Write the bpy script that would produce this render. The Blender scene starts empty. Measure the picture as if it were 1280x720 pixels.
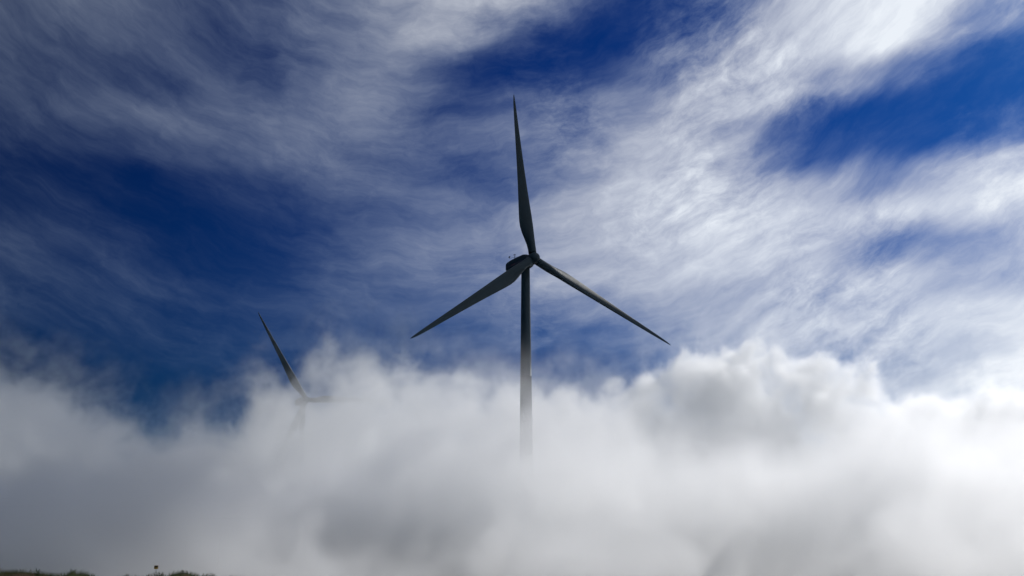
import bpy, bmesh, math, random
from mathutils import Vector, Matrix, noise

random.seed(7)
S = bpy.context.scene
COL = S.collection
R = math.radians

# ------------------------------------------------------------------ helpers
FPX = 1256.0                     # focal length in pixels of the 1280 wide photograph
PITCH = math.atan2(724 - 360, FPX)
EYE = Vector((0, 0, 1.7))


def ray(px, py):
    """world direction that the photograph's pixel looks along"""
    fw = Vector((0, math.cos(PITCH), math.sin(PITCH)))
    up = Vector((0, -math.sin(PITCH), math.cos(PITCH)))
    return (fw + Vector((1, 0, 0)) * ((px - 640) / FPX) + up * ((360 - py) / FPX)).normalized()


def at(px, py, y):
    """the point in the world at depth y on that ray"""
    d = ray(px, py)
    return EYE + d * ((y - EYE.y) / d.y)


def tag(o, label=None, cat=None, group=None, kind=None):
    if label: o['label'] = label
    if cat: o['category'] = cat
    if group: o['group'] = group
    if kind: o['kind'] = kind
    return o


def obj(name, bm, mat, parent=None, smooth=True):
    me = bpy.data.meshes.new(name)
    bm.to_mesh(me); bm.free()
    if smooth:
        me.polygons.foreach_set('use_smooth', [True] * len(me.polygons))
    me.materials.append(mat)
    o = bpy.data.objects.new(name, me)
    COL.objects.link(o)
    if parent: o.parent = parent
    return o


def empty(name, loc, rz=0.0):
    o = bpy.data.objects.new(name, None)
    o.location = loc; o.rotation_euler = (0, 0, rz)
    COL.objects.link(o)
    return o


def lathe(bm, prof, n=48, M=Matrix()):
    """prof: list of (radius, z) revolved about z"""
    rings = []
    for r, z in prof:
        if r < 1e-5:
            rings.append([bm.verts.new(M @ Vector((0, 0, z)))])
        else:
            rings.append([bm.verts.new(M @ Vector((r * math.cos(2 * math.pi * k / n), r * math.sin(2 * math.pi * k / n), z))) for k in range(n)])
    for a, b in zip(rings, rings[1:]):
        for k in range(n):
            k2 = (k + 1) % n
            if len(a) == 1 and len(b) == 1: continue
            if len(a) == 1: bm.faces.new((a[0], b[k2], b[k])) if False else bm.faces.new((a[0], b[k], b[k2]))
            elif len(b) == 1: bm.faces.new((a[k], a[k2], b[0]))
            else: bm.faces.new((a[k], a[k2], b[k2], b[k]))
    bmesh.ops.recalc_face_normals(bm, faces=bm.faces)


def tube(bm, p, q, r0, r1=None, n=10):
    p, q = Vector(p), Vector(q)
    r1 = r0 if r1 is None else r1
    M = (q - p).to_track_quat('Z', 'Y').to_matrix().to_4x4(); M.translation = p
    L = (q - p).length
    lathe(bm, [(0, 0), (r0, 0), (r1, L), (0, L)], n, M)


def box(bm, c, s, M=Matrix(), bevel=0.0):
    r = bmesh.ops.create_cube(bm, size=1)
    vs = r['verts']
    for v in vs:
        v.co = M @ (Vector((v.co.x * s[0], v.co.y * s[1], v.co.z * s[2])) + Vector(c))
    if bevel:
        es = list({e for v in vs for e in v.link_edges})
        bmesh.ops.bevel(bm, geom=es, offset=bevel, segments=3, affect='EDGES')


class NT:
    """terse node building"""
    def __init__(s, tree): s.t = tree
    def n(s, typ, **kw):
        nd = s.t.nodes.new(typ)
        for k, v in kw.items(): setattr(nd, k, v)
        return nd
    def link(s, a, b): s.t.links.new(a, b)
    def put(s, sock, v):
        if hasattr(v, 'is_output') or isinstance(v, bpy.types.NodeSocket): s.link(v, sock)
        else: sock.default_value = v
    def m(s, op, a, b=None, c=None, clamp=False):
        nd = s.n('ShaderNodeMath', operation=op, use_clamp=clamp)
        for i, v in enumerate((a, b, c)):
            if v is not None: s.put(nd.inputs[i], v)
        return nd.outputs[0]
    def v(s, op, a, b=None, scale=None):
        nd = s.n('ShaderNodeVectorMath', operation=op)
        s.put(nd.inputs[0], a)
        if b is not None: s.put(nd.inputs[1], b)
        if scale is not None: s.put(nd.inputs['Scale'], scale)
        return nd.outputs['Value'] if op in ('LENGTH', 'DOT_PRODUCT') else nd.outputs['Vector']
    def xyz(s, x, y, z):
        nd = s.n('ShaderNodeCombineXYZ')
        for i, v in enumerate((x, y, z)): s.put(nd.inputs[i], v)
        return nd.outputs[0]
    def sep(s, v):
        nd = s.n('ShaderNodeSeparateXYZ'); s.link(v, nd.inputs[0]); return nd.outputs
    def noise(s, vec, scale, detail=4.0, rough=0.5, color=False, lac=2.0):
        nd = s.n('ShaderNodeTexNoise')
        s.link(vec, nd.inputs['Vector'])
        nd.inputs['Scale'].default_value = scale
        nd.inputs['Detail'].default_value = detail
        nd.inputs['Roughness'].default_value = rough
        nd.inputs['Lacunarity'].default_value = lac
        return nd.outputs['Color' if color else 0]
    def rng(s, x, a, b, c=0.0, d=1.0, kind='SMOOTHSTEP'):
        nd = s.n('ShaderNodeMapRange', interpolation_type=kind)
        for i, v in enumerate((x, a, b, c, d)): s.put(nd.inputs[i], v)
        return nd.outputs[0]
    def mix(s, f, a, b):
        nd = s.n('ShaderNodeMix', data_type='RGBA')
        s.put(nd.inputs[0], f); s.put(nd.inputs[6], a); s.put(nd.inputs[7], b)
        return nd.outputs[2]


def material(name, build):
    m = bpy.data.materials.new(name); m.use_nodes = True
    m.node_tree.nodes.clear()
    t = NT(m.node_tree)
    out = t.n('ShaderNodeOutputMaterial')
    build(t, out)
    return m


def paint(name, col, rough=0.4, var=0.15, scale=0.8, spec=0.5):
    def b(t, out):
        p = t.n('ShaderNodeBsdfPrincipled')
        geo = t.n('ShaderNodeTexCoord').outputs['Object']
        n1 = t.noise(geo, scale, 6, 0.6)
        n2 = t.noise(t.v('MULTIPLY', geo, (3, 3, 0.25)), scale, 4, 0.6)   # streaks running down
        f = t.m('ADD', t.m('MULTIPLY', n1, 0.5), t.m('MULTIPLY', n2, 0.5))
        c0 = tuple(c * (1 - var) for c in col) + (1,)
        c1 = tuple(min(1, c * (1 + var)) for c in col) + (1,)
        t.link(t.mix(t.rng(f, 0.35, 0.65), c0, c1), p.inputs['Base Color'])
        t.link(t.rng(n1, 0.3, 0.7, rough - 0.06, rough + 0.1), p.inputs['Roughness'])
        p.inputs['Specular IOR Level'].default_value = spec
        t.link(p.outputs[0], out.inputs['Surface'])
    return material(name, b)


# ------------------------------------------------------------------ camera, colour
cam = bpy.data.cameras.new('camera')
cam.sensor_width = 36; cam.lens = 36 * FPX / 1280
cam.clip_start = 0.1; cam.clip_end = 40000
co = bpy.data.objects.new('camera', cam); COL.objects.link(co)
co.location = EYE; co.rotation_euler = (math.pi / 2 + PITCH, 0, 0)
S.camera = co
vs = S.view_settings
S.display_settings.display_device = 'sRGB'
vs.view_transform = 'Standard'; vs.look = 'None'; vs.exposure = 0.0; vs.gamma = 1.0; vs.use_curve_mapping = False
cy = S.cycles
cy.max_bounces = 20; cy.volume_bounces = 16; cy.diffuse_bounces = 2; cy.glossy_bounces = 2; cy.transparent_max_bounces = 8
cy.volume_step_rate = 1.0; cy.volume_max_steps = 512
cy.use_adaptive_sampling = True; cy.adaptive_threshold = 0.015
cy.sample_clamp_indirect = 6.0
cy.use_denoising = True

# ------------------------------------------------------------------ sun and sky
SUN_AZ, SUN_EL = R(40), R(34)                        # to the right of the view (azimuth from +Y to +X)
SUN_DIR = Vector((math.sin(SUN_AZ) * math.cos(SUN_EL), math.cos(SUN_AZ) * math.cos(SUN_EL), math.sin(SUN_EL)))
sl = bpy.data.lights.new('sun', 'SUN')
sl.energy = 2.25; sl.angle = R(0.53); sl.color = (1.0, 0.975, 0.94)
so = bpy.data.objects.new('sun', sl); COL.objects.link(so)
so.rotation_euler = (-SUN_DIR).to_track_quat('-Z', 'Y').to_euler()
so.location = SUN_DIR * 300

# brightness of the high cloud over the sky, 0 clear .. 10 thickest, one row every 45 px, one column every 80 px
COVER = [
    [3.5, 4.0, 4.0, 3.5, 3.2, 4.5, 5.5, 6.0, 6.5, 4.6, 1.6, 3.0, 5.5, 7.6, 8.6, 8.6, 2.0],
    [3.5, 3.5, 3.5, 3.2, 3.0, 3.7, 5.2, 6.5, 3.8, 1.4, 2.2, 4.0, 6.2, 8.2, 8.6, 4.5, 1.2],
    [2.8, 3.0, 3.2, 3.0, 3.0, 3.6, 5.2, 3.2, 1.2, 2.6, 4.0, 6.2, 8.2, 7.4, 4.2, 1.2, 1.5],
    [3.2, 3.6, 4.0, 4.0, 4.0, 4.6, 4.8, 2.8, 4.0, 5.0, 5.6, 8.0, 6.2, 1.6, 1.4, 1.6, 2.2],
    [2.6, 2.6, 3.0, 3.4, 4.2, 5.0, 4.5, 4.0, 4.6, 4.0, 7.0, 6.0, 2.0, 2.2, 2.2, 3.0, 7.0],
    [1.2, 1.2, 1.6, 2.3, 2.9, 3.4, 3.3, 3.0, 3.2, 6.0, 7.5, 7.0, 7.0, 6.0, 4.2, 8.2, 9.0],
    [3.4, 2.5, 1.4, 1.4, 2.2, 2.9, 4.0, 5.0, 4.5, 6.0, 7.0, 7.5, 7.5, 7.0, 7.2, 8.2, 8.2],
    [3.2, 2.6, 2.4, 1.8, 1.9, 2.9, 4.2, 4.7, 5.2, 6.6, 7.2, 7.2, 7.6, 6.2, 4.0, 3.4, 4.2],
    [3.2, 2.6, 2.6, 2.5, 2.4, 3.2, 4.2, 4.8, 5.4, 5.8, 6.4, 6.5, 7.0, 7.0, 7.2, 7.8, 8.4],
    [2.4, 2.2, 2.6, 2.2, 2.7, 3.2, 3.6, 3.8, 4.2, 4.2, 4.8, 6.0, 7.0, 7.0, 7.2, 7.8, 8.6],
    [2.0, 1.5, 1.8, 2.4, 2.6, 2.8, 3.0, 2.8, 2.6, 2.0, 3.4, 5.2, 6.5, 6.0, 6.0, 7.5, 8.6],
    [1.8, 1.0, 1.4, 1.4, 2.2, 2.6, 2.6, 2.4, 2.2, 1.6, 2.4, 4.5, 6.0, 6.0, 6.0, 7.5, 8.6],
]


def cover(px, py):
    x = min(max(px / 80, 0), 15.999); y = min(max(py / 45, 0), 10.999)
    i, j = int(y), int(x); fy, fx = y - i, x - j
    return ((COVER[i][j] * (1 - fx) + COVER[i][j + 1] * fx) * (1 - fy) + (COVER[i + 1][j] * (1 - fx) + COVER[i + 1][j + 1] * fx) * fy)


def pixel(az, el):
    d = Vector((math.sin(az) * math.cos(el), math.cos(az) * math.cos(el), math.sin(el)))
    fw = Vector((0, math.cos(PITCH), math.sin(PITCH))); up = Vector((0, -math.sin(PITCH), math.cos(PITCH)))
    z = d.dot(fw)
    return 640 + FPX * d.x / z, 360 - FPX * d.dot(up) / z


W = bpy.data.worlds.new('World'); S.world = W; W.use_nodes = True
W.node_tree.nodes.clear()
t = NT(W.node_tree)
out = t.n('ShaderNodeOutputWorld'); bg = t.n('ShaderNodeBackground')
sky = t.n('ShaderNodeTexSky'); sky.sky_type = 'NISHITA'; sky.sun_disc = False
sky.sun_elevation = SUN_EL; sky.sun_rotation = SUN_AZ
sky.altitude = 1200; sky.air_density = 1.0; sky.dust_density = 0.3; sky.ozone_density = 2.5
BG = 0.1
# a polariser's deep blue: the sky colour raised to a power, then scaled
gm = t.n('ShaderNodeGamma'); t.link(t.v('SCALE', sky.outputs[0], scale=0.35), gm.inputs[0]); gm.inputs[1].default_value = 3.0
d = t.v('NORMALIZE', t.n('ShaderNodeTexCoord').outputs['Generated'])
dx, dy, dz = t.sep(d)
az = t.m('MULTIPLY', t.m('ARCTAN2', dx, dy), 180 / math.pi)
el = t.m('MULTIPLY', t.m('ARCSINE', dz), 180 / math.pi)
# the filter bites hardest low down, where the plain sky would pale towards the horizon
blue = t.v('SCALE', gm.outputs[0], scale=t.rng(el, 10.0, 34.0, 0.095, 0.38, 'LINEAR'))
blue = t.v('MULTIPLY', blue, (0.35, 0.98, 0.96))
p0 = t.xyz(az, el, 0.0)
# the wind direction of the streaks turns from falling to rising across the sky
ang = t.rng(az, -30, 24, R(13), R(-22), 'LINEAR')
rot = t.n('ShaderNodeVectorRotate', rotation_type='Z_AXIS'); t.link(t.v('SUBTRACT', p0, (0.0, 21.0, 0.0)), rot.inputs['Vector']); t.link(ang, rot.inputs['Angle'])
st = t.v('MULTIPLY', rot.outputs[0], (0.27, 1.0, 1.0))
w1 = t.v('SUBTRACT', t.noise(p0, 0.16, 4, 0.55, True), (0.5, 0.5, 0.5))
w2 = t.v('SUBTRACT', t.noise(st, 0.55, 5, 0.6, True), (0.5, 0.5, 0.5))
pw = t.v('ADD', p0, t.v('ADD', t.v('MULTIPLY', w1, (2.6, 1.8, 0)), t.v('MULTIPLY', w2, (2.6, 1.2, 0))))
wx, wy, _ = t.sep(pw)
AZ0, AZ1, EL0, EL1, NR, NC = -28.0, 28.0, 8.0, 32.0, 14, 24
u = t.rng(wx, AZ0, AZ1, 0, 1, 'LINEAR')
val = None
for i in range(NR):
    e = EL0 + (EL1 - EL0) * i / (NR - 1)
    cr = t.n('ShaderNodeValToRGB'); r = cr.color_ramp; r.interpolation = 'B_SPLINE'
    for j in range(NC):
        f = j / (NC - 1)
        c = cover(*pixel(R(AZ0 + (AZ1 - AZ0) * f), R(e))) / 10
        k = r.elements[0] if j == 0 else (r.elements[1] if j == 1 else r.elements.new(f))
        k.position = f; k.color = (c, c, c, 1)
    t.link(u, cr.inputs[0])
    if val is None: val = cr.outputs[0]
    else:
        a = e - (EL1 - EL0) / (NR - 1)
        val = t.mix(t.rng(wy, a, e, 0, 1, 'SMOOTHSTEP'), val, cr.outputs[0])
base = t.sep(val)[0]
# fibres, puffs and fine grain
fib = t.m('SUBTRACT', t.noise(t.v('ADD', st, t.v('MULTIPLY', w1, (2.8, 2.8, 0))), 0.42, 12, 0.66), 0.5)
puff = t.m('SUBTRACT', t.noise(t.v('ADD', t.v('MULTIPLY', rot.outputs[0], (0.7, 1.15, 1)), t.v('MULTIPLY', t.v('ADD', w1, t.v('SCALE', w2, scale=0.6)), (2.2, 2.2, 0))), 0.70, 11, 0.66), 0.5)
amp = t.rng(az, -26, 12, 0.44, 0.58, 'SMOOTHSTEP')
pamp = t.m('MULTIPLY', t.rng(az, -10, 8, 0.10, 0.46, 'SMOOTHSTEP'), t.rng(t.noise(p0, 0.11, 2, 0.5), 0.40, 0.62, 0.25, 1.5))
body = t.rng(base, 0.0, 0.40, 0.90, 1.0)
cb = t.m('ADD', t.m('MULTIPLY', t.m('SUBTRACT', base, 0.4), 1.28), 0.40)
cv = t.m('ADD', cb, t.m('MULTIPLY', body, t.m('ADD', t.m('MULTIPLY', fib, amp), t.m('MULTIPLY', puff, pamp))))
alpha = t.m('POWER', t.m('MAXIMUM', t.m('MULTIPLY', t.m('SUBTRACT', cv, 0.05), 1.053), 0.0), 2.0, clamp=True)
cloud = t.mix(t.rng(cv, 0.15, 0.75), (5.3, 7.2, 10.2, 1), (8.3, 8.8, 9.5, 1))
t.link(t.mix(alpha, blue, cloud), bg.inputs[0])
bg.inputs[1].default_value = BG
t.link(bg.outputs[0], out.inputs[0])

# ------------------------------------------------------------------ materials
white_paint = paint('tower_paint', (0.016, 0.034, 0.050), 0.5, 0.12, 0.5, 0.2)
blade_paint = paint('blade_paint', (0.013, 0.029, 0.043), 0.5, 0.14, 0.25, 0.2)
dark_metal = paint('dark_metal', (0.03, 0.03, 0.035), 0.5)
livery_dark = paint('livery_dark', (0.018, 0.016, 0.04), 0.4)
livery_red = paint('livery_red', (0.10, 0.03, 0.05), 0.4)
concrete = paint('concrete', (0.28, 0.27, 0.25), 0.85, 0.2, 1.5)
sign_yellow = paint('sign_yellow', (0.50, 0.30, 0.02), 0.5, 0.15, 6)
sign_brown = paint('sign_brown', (0.05, 0.025, 0.015), 0.6, 0.2, 6)
galv = paint('galvanised_steel', (0.22, 0.22, 0.23), 0.5, 0.2, 5)

# ------------------------------------------------------------------ turbines
YAW = 0.5775


def airfoil(n=28):
    """unit chord, x from -0.3 (nose) to 0.7 (tail), y thickness for t/c = 1 (scaled later)"""
    pts = []
    for k in range(n):
        a = 2 * math.pi * k / n
        x = 0.5 * (1 + math.cos(a))
        yt = 5 * (0.2969 * math.sqrt(x) - 0.1260 * x - 0.3516 * x * x + 0.2843 * x ** 3 - 0.1036 * x ** 4)
        pts.append((x - 0.3, yt if a <= math.pi else -yt, a))
    return pts


def blade_mesh(L=45.4):
    #      r/L   chord  twist t/c  roundness
    st = [(0.030, 2.05, 24, 1.0, 1.0), (0.055, 2.05, 24, 1.0, 1.0), (0.085, 2.20, 23, .80, .75), (0.12, 2.65, 21, .58, .40), (0.155, 3.15, 18, .44, .15),
          (0.19, 3.48, 15.5, .36, .03), (0.225, 3.55, 13.5, .31, 0), (0.27, 3.40, 11.5, .28, 0), (0.34, 3.05, 9, .25, 0), (0.43, 2.60, 6.5, .23, 0), (0.53, 2.18, 4.6, .21, 0),
          (0.63, 1.80, 3.2, .20, 0), (0.73, 1.46, 2.2, .19, 0), (0.82, 1.17, 1.4, .18, 0), (0.90, 0.88, .8, .17, 0), (0.95, 0.64, .4, .17, 0), (0.98, 0.40, .2, .16, 0), (0.995, 0.18, 0, .16, 0), (1.0, 0.05, 0, .16, 0)]
    bm = bmesh.new()
    # resample smoothly
    def lerp(f):
        for a, b in zip(st, st[1:]):
            if f <= b[0] + 1e-9:
                w = (f - a[0]) / (b[0] - a[0]); return [a[i] + (b[i] - a[i]) * w for i in range(5)]
        return list(st[-1])
    fs = sorted({s[0] for s in st} | {0.03 + 0.95 * k / 60 for k in range(61)})
    rings = []
    PITCH_B = 3
    for f in fs:
        _, c, tw, tc, rd = lerp(f)
        be = R(tw + PITCH_B)
        ring = []
        for x, y, a in airfoil():
            ax, ay = x * c, y * c * tc
            cx, cyy = math.cos(a) * c / 2, math.sin(a) * c / 2
            X = ax * (1 - rd) + cx * rd; Y = ay * (1 - rd) + cyy * rd
            # nose forward (upwind) with twist
            xr = X * math.cos(be) + Y * math.sin(be)
            yr = -X * math.sin(be) + Y * math.cos(be)
            ring.append(bm.verts.new((xr, yr + 0.9 * f * f, f * L)))
        rings.append(ring)
    n = len(rings[0])
    for a, b in zip(rings, rings[1:]):
        for k in range(n):
            bm.faces.new((a[k], a[(k + 1) % n], b[(k + 1) % n], b[k]))
    bm.faces.new(rings[0]); bm.faces.new(rings[-1])
    bmesh.ops.recalc_face_normals(bm, faces=bm.faces)
    return bm


def turbine(hub, phi, label, blades, tilt=R(5), cone=R(2)):
    """blades: the three blade labels (or None); hub is the rotor's centre in the world"""
    hub = Vector(hub)
    n = Vector((math.sin(YAW) * math.cos(tilt), -math.cos(YAW) * math.cos(tilt), math.sin(tilt)))
    s = Vector((math.cos(YAW), math.sin(YAW), 0))
    u = s.cross(n); u = (u if u.z > 0 else -u).normalized()
    OH = 3.5
    axis = hub - n * OH
    root = empty('wind_turbine', (axis.x, axis.y, 0))
    tag(root, label, 'wind turbine', 'three bladed wind turbines above the fog')
    inv = -Vector(root.location)
    H = axis.z - 1.35
    # tower: three bolted cans with faint joints
    bm = bmesh.new()
    prof = [(0.0, 0.3), (2.05, 0.3)]
    def rad(z): return 2.02 + (1.08 - 2.02) * (z / H) ** 0.9
    for z0, z1 in ((0.3, 0.30 * H), (0.30 * H, 0.64 * H), (0.64 * H, H)):
        prof += [(rad(z0) + .03, z0 + .01), (rad(z0) + .03, z0 + .09), (rad(z0 + .12), z0 + .12)]
        prof += [(rad(z0 + (z1 - z0) * k / 6), z0 + (z1 - z0) * k / 6) for k in range(1, 6)]
        prof += [(rad(z1 - .12), z1 - .12), (rad(z1) + .03, z1 - .09), (rad(z1) + .03, z1)]
    prof += [(0, H)]
    lathe(bm, prof, 64)
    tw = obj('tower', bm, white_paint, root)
    bm = bmesh.new(); box(bm, (0, -2.03, 1.75), (0.9, 0.14, 2.1), bevel=0.04)
    obj('door', bm, dark_metal, tw)
    bm = bmesh.new(); lathe(bm, [(0, -0.3), (3.2, -0.3), (3.2, 0.15), (3.0, 0.298), (0, 0.298)], 48)
    obj('foundation', bm, concrete, root)
    # nacelle, in a frame x = sideways, y = rearwards along the shaft, z = up
    nh = Vector((math.sin(YAW), -math.cos(YAW), 0))
    N = Matrix((s, -nh, Vector((0, 0, 1)))).transposed().to_4x4(); N.translation = hub + inv
    bm = bmesh.new()
    secs = [(1.55, 1.18, 1.25, -1.30), (1.9, 1.38, 1.52, -1.52), (3.0, 1.52, 1.78, -1.66), (6.0, 1.56, 1.82, -1.72), (8.6, 1.54, 1.74, -1.60), (10.2, 1.46, 1.58, -1.10), (10.8, 1.34, 1.42, -0.85), (11.0, 1.1, 1.2, -0.65)]
    rings = []
    for y, hw, zt, zb in secs:
        ring = []
        m = 40
        for k in range(m):
            a = 2 * math.pi * k / m
            ca, sa = math.cos(a), math.sin(a)
            e = 0.38 if y > 1.7 else 0.7
            x = hw * math.copysign(abs(ca) ** e, ca)
            zz = math.copysign(abs(sa) ** e, sa)
            z = zz * (zt if zz > 0 else -zb)
            ring.append(bm.verts.new(N @ Vector((x, y, z))))
        rings.append(ring)
    for a, b in zip(rings, rings[1:]):
        for k in range(40): bm.faces.new((a[k], a[(k + 1) % 40], b[(k + 1) % 40], b[k]))
    bm.faces.new(rings[0]); bm.faces.new(rings[-1])
    bmesh.ops.recalc_face_normals(bm, faces=bm.faces)
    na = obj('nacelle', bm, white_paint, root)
    # livery band on both flanks: dark strip with a broken reddish word-like row behind it
    for sx in (-1, 1):
        bm = bmesh.new(); box(bm, (sx * 1.545, 6.2, -0.02), (0.07, 7.4, 0.42), N); obj('livery_band', bm, livery_dark, na, False)
        bm = bmesh.new()
        for k, w in enumerate((0.30, 0.22, 0.34, 0.26, 0.30)):
            box(bm, (sx * 1.585, 6.15 + k * 0.38, -0.02), (0.02, w, 0.34), N)
        obj('livery_lettering', bm, livery_red, na, False)
    # weather mast at the rear of the roof and roof hatch
    bm = bmesh.new()
    box(bm, (0, 5.4, 1.81), (1.3, 1.6, 0.06), N, bevel=0.02)
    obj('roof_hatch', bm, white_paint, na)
    bm = bmesh.new()
    tube(bm, N @ Vector((-0.1, 8.4, 1.6)), N @ Vector((-0.1, 8.4, 3.3)), 0.06)
    tube(bm, N @ Vector((-0.1, 7.6, 2.55)), N @ Vector((-0.1, 10.9, 2.95)), 0.035)
    tube(bm, N @ Vector((-0.1, 10.9, 2.9)), N @ Vector((-0.1, 10.9, 3.3)), 0.045)
    for k in range(3):
        a = 2 * math.pi * k / 3
        c = Vector((-0.1 + 0.3 * math.cos(a), 8.4 + 0.3 * math.sin(a), 3.3))
        tube(bm, N @ Vector((-0.1, 8.4, 3.3)), N @ c, 0.02)
        bmesh.ops.create_icosphere(bm, subdivisions=2, radius=0.11, matrix=Matrix.Translation(N @ c))
    box(bm, (-0.1, 10.9, 3.35), (0.05, 0.75, 0.36), N)
    obj('weather_mast', bm, dark_metal, na, False)
    # hub with rounded spinner
    HM = Matrix((s, u, n)).transposed().to_4x4()
    if HM.determinant() < 0: HM = Matrix((-s, u, n)).transposed().to_4x4()
    HM.translation = hub + inv
    bm = bmesh.new()
    lathe(bm, [(0, -1.5), (1.12, -1.5), (1.36, -1.42), (1.45, -1.2), (1.47, -0.4), (1.45, 0.35), (1.38, 0.85), (1.22, 1.28), (0.95, 1.62), (0.6, 1.86), (0.3, 1.96), (0, 1.99)], 56, HM)
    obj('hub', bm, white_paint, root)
    for k in range(3):
        a = phi + k * 2 * math.pi / 3
        d = -math.sin(a) * s + math.cos(a) * u
        tt = -math.cos(a) * s - math.sin(a) * u
        dd = (d * math.cos(cone) + n * math.sin(cone)).normalized()
        yy = dd.cross(tt).normalized()
        b = bpy.data.objects.new('blade', BLADE); COL.objects.link(b)
        b.parent = root
        M = Matrix((tt, yy, dd)).transposed().to_4x4(); M.translation = hub + inv
        b.matrix_local = M
        if blades[k]: b['label'] = blades[k]
    return root


_bm = blade_mesh()
BLADE = bpy.data.meshes.new('blade'); _bm.to_mesh(BLADE); _bm.free()
BLADE.polygons.foreach_set('use_smooth', [True] * len(BLADE.polygons))
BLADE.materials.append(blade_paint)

turbine((5.36, 242.2, 79.64), 0.1071, 'large dark wind turbine in the centre, all three blades clear of the fog',
        ('blade pointing almost straight up', 'blade reaching down to the left', 'blade reaching down to the right'))
HUB2 = at(383, 500, 452)
turbine(HUB2, 0.585, 'smaller wind turbine at the left, sunk in the fog with one blade clear',
        ('clear dark blade rising up to the left', 'faint blade lost in the fog below the hub', 'faint level blade reaching right into the fog'))

# ------------------------------------------------------------------ ground
def mound(x, y):
    h = 0.0
    for px, py, yy, rx, ry in ((30, 713, 62, 3.6, 6), (96, 715.5, 60, 2.2, 5), (230, 715, 66, 1.9, 5), (-40, 708, 60, 4, 7), (165, 721, 64, 2, 5), (196, 718.5, 65, 1.4, 5), (262, 718.5, 68, 1.2, 5), (290, 719, 70, 2, 5)):
        c = at(px, py, yy)
        q = ((x - c.x) / rx) ** 2 + ((y - c.y) / ry) ** 2
        h = max(h, c.z * math.exp(-q * 0.8))
    return h


def ground_z(x, y):
    return mound(x, y) + 0.16 * noise.noise(Vector((x * 0.35, y * 0.35, 0))) + 0.05 * noise.noise(Vector((x * 1.7, y * 1.7, 3))) - 0.1


def axis_pts(lo, hi, step, far):
    a = [lo + step * i for i in range(int((hi - lo) / step) + 1)]
    g, p = [], hi
    k = step
    while p < far: k *= 1.35; p += k; g.append(p)
    g2, p = [], lo
    k = step
    while p > -far: k *= 1.35; p -= k; g2.append(p)
    return g2[::-1] + a + g


bm = bmesh.new()
xs, ys = axis_pts(-42, 12, 0.4, 9000), axis_pts(44, 84, 0.4, 9000)
grid = [[bm.verts.new((x, y, ground_z(x, y) if (abs(x) < 400 and abs(y) < 600) else -0.1)) for x in xs] for y in ys]
for i in range(len(ys) - 1):
    for j in range(len(xs) - 1):
        bm.faces.new((grid[i][j], grid[i][j + 1], grid[i + 1][j + 1], grid[i + 1][j]))


def soil(t, out):
    p = t.n('ShaderNodeBsdfPrincipled'); p.inputs['Roughness'].default_value = 0.95; p.inputs['Specular IOR Level'].default_value = 0.1
    g = t.n('ShaderNodeTexCoord').outputs['Object']
    n1 = t.noise(g, 0.35, 6, 0.6); n2 = t.noise(g, 2.5, 6, 0.65)
    c = t.mix(t.rng(n1, 0.42, 0.60), (0.055, 0.032, 0.018, 1), (0.030, 0.045, 0.014, 1))
    c = t.mix(t.m('MULTIPLY', t.rng(n2, 0.35, 0.7), 0.6), c, (0.05, 0.035, 0.02, 1))
    t.link(c, p.inputs['Base Color'])
    b = t.n('ShaderNodeBump'); b.inputs['Strength'].default_value = 0.7; b.inputs['Distance'].default_value = 0.1
    t.link(n2, b.inputs['Height']); t.link(b.outputs[0], p.inputs['Normal'])
    t.link(p.outputs[0], out.inputs['Surface'])


tag(obj('ground', bm, material('soil', soil)), kind='structure')


def grass_mat(name, a, b):
    def f(t, out):
        p = t.n('ShaderNodeBsdfPrincipled'); p.inputs['Roughness'].default_value = 0.7; p.inputs['Specular IOR Level'].default_value = 0.2
        g = t.n('ShaderNodeTexCoord').outputs['Object']
        t.link(t.mix(t.rng(t.noise(g, 1.1, 5, 0.6), 0.38, 0.62), a + (1,), b + (1,)), p.inputs['Base Color'])
        t.link(p.outputs[0], out.inputs['Surface'])
    return material(name, f)


grass_m = grass_mat('grass_blades', (0.030, 0.060, 0.013), (0.075, 0.075, 0.020))
weed_m = grass_mat('weed_leaves', (0.022, 0.050, 0.016), (0.040, 0.060, 0.020))


def add_blade(bm, x, y, z, h, w, lean, az):
    dirv = Vector((math.cos(az), math.sin(az), 0)); side = Vector((-math.sin(az), math.cos(az), 0))
    prev = None
    for k in range(4):
        f = k / 3
        c = Vector((x, y, z)) + dirv * (lean * h * f * f) + Vector((0, 0, h * f * (1 - 0.15 * lean * f)))
        ww = w * (1 - f) ** 0.8
        if k < 3: cur = (bm.verts.new(c - side * ww / 2), bm.verts.new(c + side * ww / 2))
        else: cur = (bm.verts.new(c),)
        if prev:
            bm.faces.new((prev[0], prev[1], cur[1], cur[0])) if len(cur) == 2 else bm.faces.new((prev[0], prev[1], cur[0]))
        prev = cur


bm = bmesh.new()
cnt = 0
while cnt < 34000:
    x = random.uniform(-36, -12); y = random.uniform(50, 76)
    m = mound(x, y)
    dens = noise.noise(Vector((x * 0.45, y * 0.45, 7))) * 0.5 + 0.5
    if random.random() > 0.06 + 0.9 * min(1, m / 1.2) * dens ** 1.6: continue
    for _ in range(random.randint(3, 7)):
        xx, yy = x + random.gauss(0, .08), y + random.gauss(0, .08)
        add_blade(bm, xx, yy, ground_z(xx, yy) - 0.03, random.uniform(.10, .34) * (0.6 + dens), random.uniform(.010, .022), random.uniform(.1, .9), random.uniform(0, 6.283))
        cnt += 1
tag(obj('grass', bm, grass_m, None, False), kind='stuff')


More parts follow.
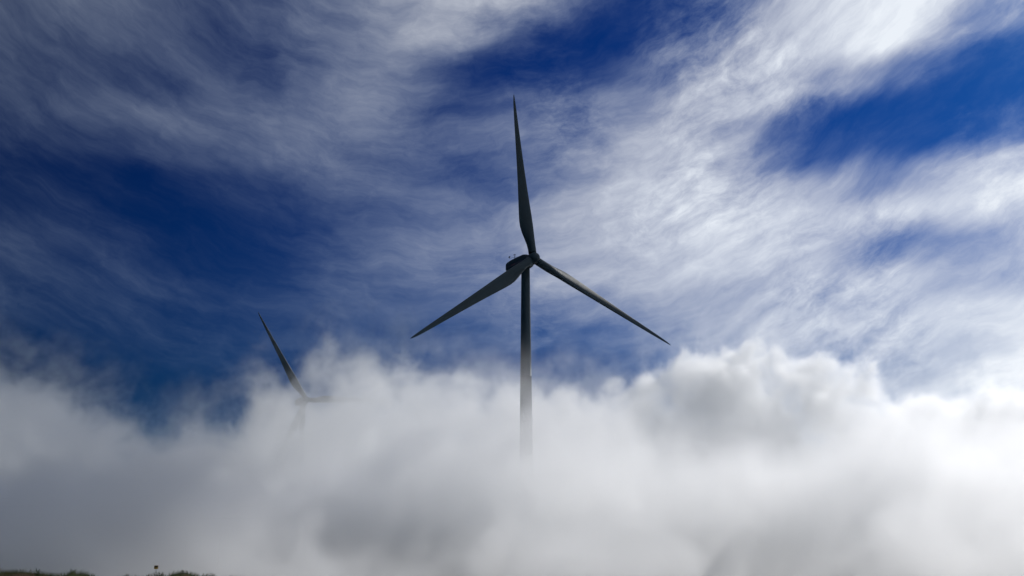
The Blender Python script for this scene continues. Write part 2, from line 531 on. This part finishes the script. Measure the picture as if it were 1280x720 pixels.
def tuft(px, y, h, n, spread, label):
    c = at(px, 716, y)
    z = ground_z(c.x, c.y)
    root = empty('grass_tuft', (c.x, c.y, z))
    tag(root, label, 'grass tuft', 'grass tufts on the skyline')
    bm = bmesh.new()
    for _ in range(n):
        a = random.uniform(0, 6.283); r = abs(random.gauss(0, spread * 0.5))
        add_blade(bm, r * math.cos(a), r * math.sin(a), -0.05, h * random.uniform(.45, 1.0), random.uniform(.018, .035), random.uniform(.1, .8), random.uniform(0, 6.283))
    lathe(bm, [(0, -.14), (spread * 1.3, -.2), (spread * 1.3, -.10), (0, -.03)], 14)     # matted base of the tuft
    obj('leaf_blades', bm, weed_m, root, False)
    for _ in range(max(2, n // 14)):
        bm = bmesh.new()
        a = random.uniform(0, 6.283); r = random.uniform(0, spread * .5); l = random.uniform(.05, .35) * h; hh = h * random.uniform(.6, 1.05)
        p, q = Vector((r * math.cos(a), r * math.sin(a), -.06)), Vector((r * math.cos(a) + l * math.cos(a), r * math.sin(a) + l * math.sin(a), hh))
        tube(bm, p, q, .006, .004, 5)
        for k in range(7):
            f = 0.72 + 0.28 * k / 6
            bmesh.ops.create_icosphere(bm, subdivisions=1, radius=.018, matrix=Matrix.Translation(p.lerp(q, f)))
        obj('seed_stalk', bm, grass_m, root, False)


tuft(48, 61, .50, 70, .34, 'tallest spiky grass tuft at the far left of the skyline')
tuft(66, 61, .36, 60, .34, 'second spiky grass tuft from the left on the brown mound')
tuft(90, 60, .30, 80, .55, 'bushy dark grass tuft in the middle of the left mound')
tuft(121, 60, .32, 60, .36, 'low grass tuft ending the left mound')
tuft(184, 65, .42, 16, .14, 'thin upright grass stalks just left of the small yellow sign')
tuft(201, 65, .34, 24, .20, 'short grass stalks just right of the small yellow sign')
tuft(228, 66, .22, 90, .60, 'dark bushy tuft on top of the mound right of the sign')
tuft(256, 67, .26, 60, .40, 'rightmost low weed clump sloping off towards the fog')

# small yellow sign on a thin post
SP = at(194.5, 716, 64)
gz = ground_z(SP.x, SP.y)
zt, zb = at(194.5, 706.8, 64).z, at(194.5, 711.2, 64).z
sg = empty('marker_sign', (SP.x, SP.y, gz))
tag(sg, 'tiny yellow and brown sign board on a thin post in the grass', 'sign')
bm = bmesh.new(); tube(bm, (0, 0.02, -0.2), (0, 0.02, zt - gz - .02), .012, None, 10)
obj('post', bm, galv, sg)
hgt = zt - zb
bm = bmesh.new(); box(bm, (0, 0, (zt + zb) / 2 - gz), (.245, .016, hgt), bevel=.004)
bd = obj('sign_board', bm, sign_yellow, sg)
bm = bmesh.new()
box(bm, (0.005, -.0095, zt - gz - hgt * .30), (.225, .004, hgt * .46))
box(bm, (-.05, -.0095, zb - gz + hgt * .30), (.10, .004, hgt * .10))
box(bm, (.06, -.0095, zb - gz + hgt * .30), (.06, .004, hgt * .10))
obj('dark_print', bm, sign_brown, bd, False)

# ------------------------------------------------------------------ fog
# domes of fog standing on the ground: pixel column and row of the top, depth, half width (px), half depth (m), weight
DOMES = [
    # main bank behind and around the towers
    (-60, 440, 340, 130, 80), (30, 454, 330, 90, 60), (120, 488, 330, 90, 60), (215, 545, 330, 80, 60), (300, 492, 380, 70, 50), (345, 470, 420, 50, 50),
    (400, 425, 425, 42, 40), (455, 412, 400, 40, 40), (500, 440, 380, 50, 45), (560, 462, 340, 70, 50), (640, 478, 320, 80, 55), (710, 492, 340, 70, 60),
    (790, 472, 360, 70, 34), (860, 448, 370, 95, 34), (940, 424, 380, 115, 38), (1020, 438, 385, 95, 34), (1070, 466, 390, 50, 34), (1150, 488, 400, 70, 60), (1230, 468, 400, 80, 60), (1330, 440, 390, 90, 70),
    (735, 480, 275, 70, 45), (390, 478, 500, 110, 40),
    # lower bank between the camera and the towers
    (-40, 590, 190, 200, 60), (200, 600, 200, 200, 60), (420, 545, 220, 150, 45), (640, 436, 212, 150, 42), (860, 505, 226, 150, 50), (1080, 492, 226, 160, 60), (1310, 490, 226, 180, 60),
    (100, 660, 140, 220, 40), (420, 650, 140, 240, 40), (760, 640, 140, 240, 40), (1100, 640, 140, 240, 40),
]
LO, HI = Vector((-270, 96, -1)), Vector((300, 520, 118))
NEAR = (Vector((-190, 96, -1)), Vector((230, 246, 70)), 1.2)
FAR = (Vector((-270, 246, -1)), Vector((300, 500, 118)), 0.85)


def fog_field(t, full=True):
    """signed metres inside the fog; returns (field, position)"""
    P = t.n('GeometryNodeInputPosition').outputs[0]
    f = None
    for px, py, y, wpx, dep in DOMES:
        top = at(px, py, y)
        rx = wpx * y / FPX
        q = t.v('DIVIDE', t.v('SUBTRACT', P, (top.x, y, 0)), (rx * 1.5, dep, top.z))
        g = t.m('MULTIPLY', t.m('SUBTRACT', 1.0, t.v('LENGTH', q)), min(top.z, 85) * 1.1)
        f = g if f is None else t.m('SMOOTH_MAX', f, g, 6.0)
    return f, P


def gn_group(name, build):
    g = bpy.data.node_groups.new(name, 'GeometryNodeTree')
    g.interface.new_socket('Geometry', in_out='INPUT', socket_type='NodeSocketGeometry')
    g.interface.new_socket('Geometry', in_out='OUTPUT', socket_type='NodeSocketGeometry')
    t = NT(g); t.n('NodeGroupInput'); o = t.n('NodeGroupOutput')
    build(t, o)
    return g


def vol_cube(t, dens, voxel, LO=LO, HI=HI):
    vc = t.n('GeometryNodeVolumeCube')
    t.link(dens, vc.inputs['Density'])
    vc.inputs['Min'].default_value = LO; vc.inputs['Max'].default_value = HI
    for a, k in zip('XYZ', (0, 1, 2)):
        vc.inputs['Resolution ' + a].default_value = int((HI[k] - LO[k]) / voxel)
    return vc.outputs[0]


FOG_D, CORE_D = 0.060, 0.004
G_FOG = 0.67


def fog_mat(name, dens, attr):
    def b(t, out):
        p = t.n('ShaderNodeVolumePrincipled')
        p.inputs['Color'].default_value = (0.975, 0.978, 0.982, 1)
        p.inputs['Anisotropy'].default_value = G_FOG
        p.inputs['Density'].default_value = dens
        p.inputs['Density Attribute'].default_value = 'density' if attr else ''
        t.link(p.outputs[0], out.inputs['Volume'])
    m = material(name, b)
    return m


drift_m = fog_mat('fog_drift', FOG_D, True)
drift_m.cycles.volume_step_rate = 1.8
core_m = fog_mat('fog_core', CORE_D, False)
core_m.cycles.homogeneous_volume = True


# places where the fog is torn thin: pixel, depth, radius (px), radius in depth, how much is gone
THIN = [(360, 450, 410, 55, 45, 0.9), (412, 494, 405, 34, 45, 0.88), (381, 489, 405, 19, 80, 0.8), (450, 415, 400, 60, 60, 0.78), (236, 520, 330, 46, 110, 0.85), (770, 570, 215, 26, 30, 0.8), (875, 560, 220, 30, 35, 0.85), (840, 580, 300, 70, 50, 0.7), (560, 450, 330, 50, 60, 0.5)]


def drift(t, o, lo, hi, vox):
    f, P = fog_field(t)
    wob = t.v('SCALE', t.v('SUBTRACT', t.noise(P, 1 / 36, 4, 0.55, True), (0.5, 0.5, 0.5)), scale=34.0)
    Pw = t.v('ADD', P, wob)
    big = t.m('SUBTRACT', t.noise(Pw, 1 / 52, 3, 0.5), 0.5)
    curl = t.m('SUBTRACT', t.noise(Pw, 1 / 17, 4, 0.58), 0.5)
    tear = t.m('SUBTRACT', t.noise(t.v('ADD', Pw, t.v('SCALE', wob, scale=0.25)), 1 / 7, 4, 0.62), 0.5)
    fine = t.m('SUBTRACT', t.noise(t.v('ADD', Pw, t.v('SCALE', wob, scale=-0.15)), 1 / 3.2, 2, 0.6), 0.5)
    ff = t.m('ADD', f, t.m('ADD', t.m('ADD', t.m('MULTIPLY', big, 40.0), t.m('MULTIPLY', curl, 24.0)), t.m('ADD', t.m('MULTIPLY', tear, 24.0), t.m('MULTIPLY', fine, 7.0))))
    x, y, hgt = t.sep(P)
    # firm cauliflower edges on the sunny right, loose wisps on the left
    # (only the far bank has a dense torn skin; the near mist is soft all through)
    far = t.rng(y, 240, 290)
    soft = t.rng(far, 0, 1, 17.0, t.rng(x, -60, 60, 16.0, 8.0))
    e = t.m('MULTIPLY', t.rng(t.m('DIVIDE', ff, soft), 0.0, 1.0), t.rng(ff, 4.0, 20.0, t.rng(far, 0, 1, 1.0, t.rng(x, -60, 60, 1.5, 2.0)), 0.9))
    tex = t.rng(t.m('ADD', t.m('MULTIPLY', big, 0.5), t.m('ADD', curl, t.m('MULTIPLY', tear, 0.8))), -0.20, 0.20, t.rng(far, 0, 1, 0.22, 0.10), t.rng(far, 0, 1, 1.25, 1.4))
    # thin torn veils that rise off the top of the bank
    veil = t.m('MULTIPLY', t.m('MULTIPLY', far, t.rng(ff, -20.0, 2.0)), t.m('MULTIPLY', t.rng(t.m('ADD', curl, t.m('MULTIPLY', tear, 0.9)), -0.03, 0.17), t.rng(x, -60, 60, 0.34, 0.26)))
    d = t.m('ADD', t.m('MULTIPLY', e, tex), veil)
    d = t.m('MULTIPLY', t.m('MAXIMUM', d, 0.0), t.rng(hgt, 4.0, 42.0, t.rng(x, -60, 50, 5.0, 2.0), 1.0))
    # the far bank is thicker, above all on the right; the near bank thins out upwards
    d = t.m('MULTIPLY', d, t.rng(y, 245, 300, t.rng(t.m('ADD', hgt, t.m('MULTIPLY', t.m('ADD', curl, tear), 22.0)), 14, 56, 1.0, 0.04, 'LINEAR'), t.rng(x, -60, 20, 1.0, 1.1)))
    for px, py, yy, rp, ry, k in THIN:
        c = at(px, py, yy); r = rp * yy / FPX
        q = t.v('DIVIDE', t.v('SUBTRACT', Pw, c), (r, ry, r))
        d = t.m('MULTIPLY', d, t.m('SUBTRACT', 1.0, t.m('MULTIPLY', t.m('EXPONENT', t.m('MULTIPLY', t.v('DOT_PRODUCT', q, q), -1.0)), k)))
    sm = t.n('GeometryNodeSetMaterial'); t.link(vol_cube(t, d, vox, lo, hi), sm.inputs[0]); sm.inputs['Material'].default_value = drift_m
    t.link(sm.outputs[0], o.inputs[0])


def core(t, o):
    f, P = fog_field(t)
    big = t.m('SUBTRACT', t.noise(P, 1 / 46, 4, 0.55), 0.5)
    ff = t.m('ADD', f, t.m('MULTIPLY', big, 40.0))
    vm = t.n('GeometryNodeVolumeToMesh'); t.link(vol_cube(t, t.rng(ff, 3.0, 15.0, 0, 1, 'LINEAR'), 4.0), vm.inputs[0])
    vm.inputs['Threshold'].default_value = 0.5
    t.link(vm.outputs[0], o.inputs[0])


for part in (NEAR, FAR):
    vol = bpy.data.volumes.new('drifting_fog')
    vo = bpy.data.objects.new('drifting_fog', vol); COL.objects.link(vo)
    vo.data.materials.append(drift_m)
    tag(vo, kind='stuff')
    md = vo.modifiers.new('fog', 'NODES')
    md.node_group = gn_group('drifting_fog', lambda t, o: drift(t, o, *part))

tmp = bpy.data.objects.new('fog_shape', bpy.data.meshes.new('fog_shape')); COL.objects.link(tmp)
md = tmp.modifiers.new('fog', 'NODES'); md.node_group = gn_group('fog_bank', core)
dg = bpy.context.evaluated_depsgraph_get(); dg.update()
me = bpy.data.meshes.new_from_object(tmp.evaluated_get(dg))
bpy.data.objects.remove(tmp)
me.name = 'fog_bank'
me.materials.clear(); me.materials.append(core_m)
bm = bmesh.new(); bm.from_mesh(me)
bmesh.ops.recalc_face_normals(bm, faces=bm.faces)
print('open edges', sum(1 for e in bm.edges if len(e.link_faces) != 2))
bm.to_mesh(me); bm.free()
me.polygons.foreach_set('use_smooth', [True] * len(me.polygons))
print('fog_bank faces', len(me.polygons))
fb = bpy.data.objects.new('fog_bank', me); COL.objects.link(fb)
tag(fb, kind='stuff')


# unseen puff added towards the sun to shade the towers and lower-left fog
def sun_frame(e1, e2, tt):
    a = Vector((math.cos(SUN_AZ), -math.sin(SUN_AZ), 0))
    b = SUN_DIR.cross(a).normalized(); b = b if b.z > 0 else -b
    return a * e1 + b * e2 + SUN_DIR * tt, a, b


cc, ca, cb_ = sun_frame(-185, 74, 1500)
bm = bmesh.new()
bmesh.ops.create_icosphere(bm, subdivisions=6, radius=1)
for v in bm.verts:
    p = v.co.copy()
    k = 1 + 0.16 * noise.fractal(p * 1.3 + Vector((4, 1, 2)), 0.9, 2.0, 5) + 0.05 * abs(noise.noise(p * 5))
    v.co = cc + (ca * p.x * 195 + cb_ * (p.y * 128 + p.x * 42) + SUN_DIR * p.z * 110) * k
tag(obj('cloud', bm, fog_mat('added_shade_puff', 0.011, False), None), kind='stuff')
bpy.data.materials['added_shade_puff'].cycles.homogeneous_volume = True
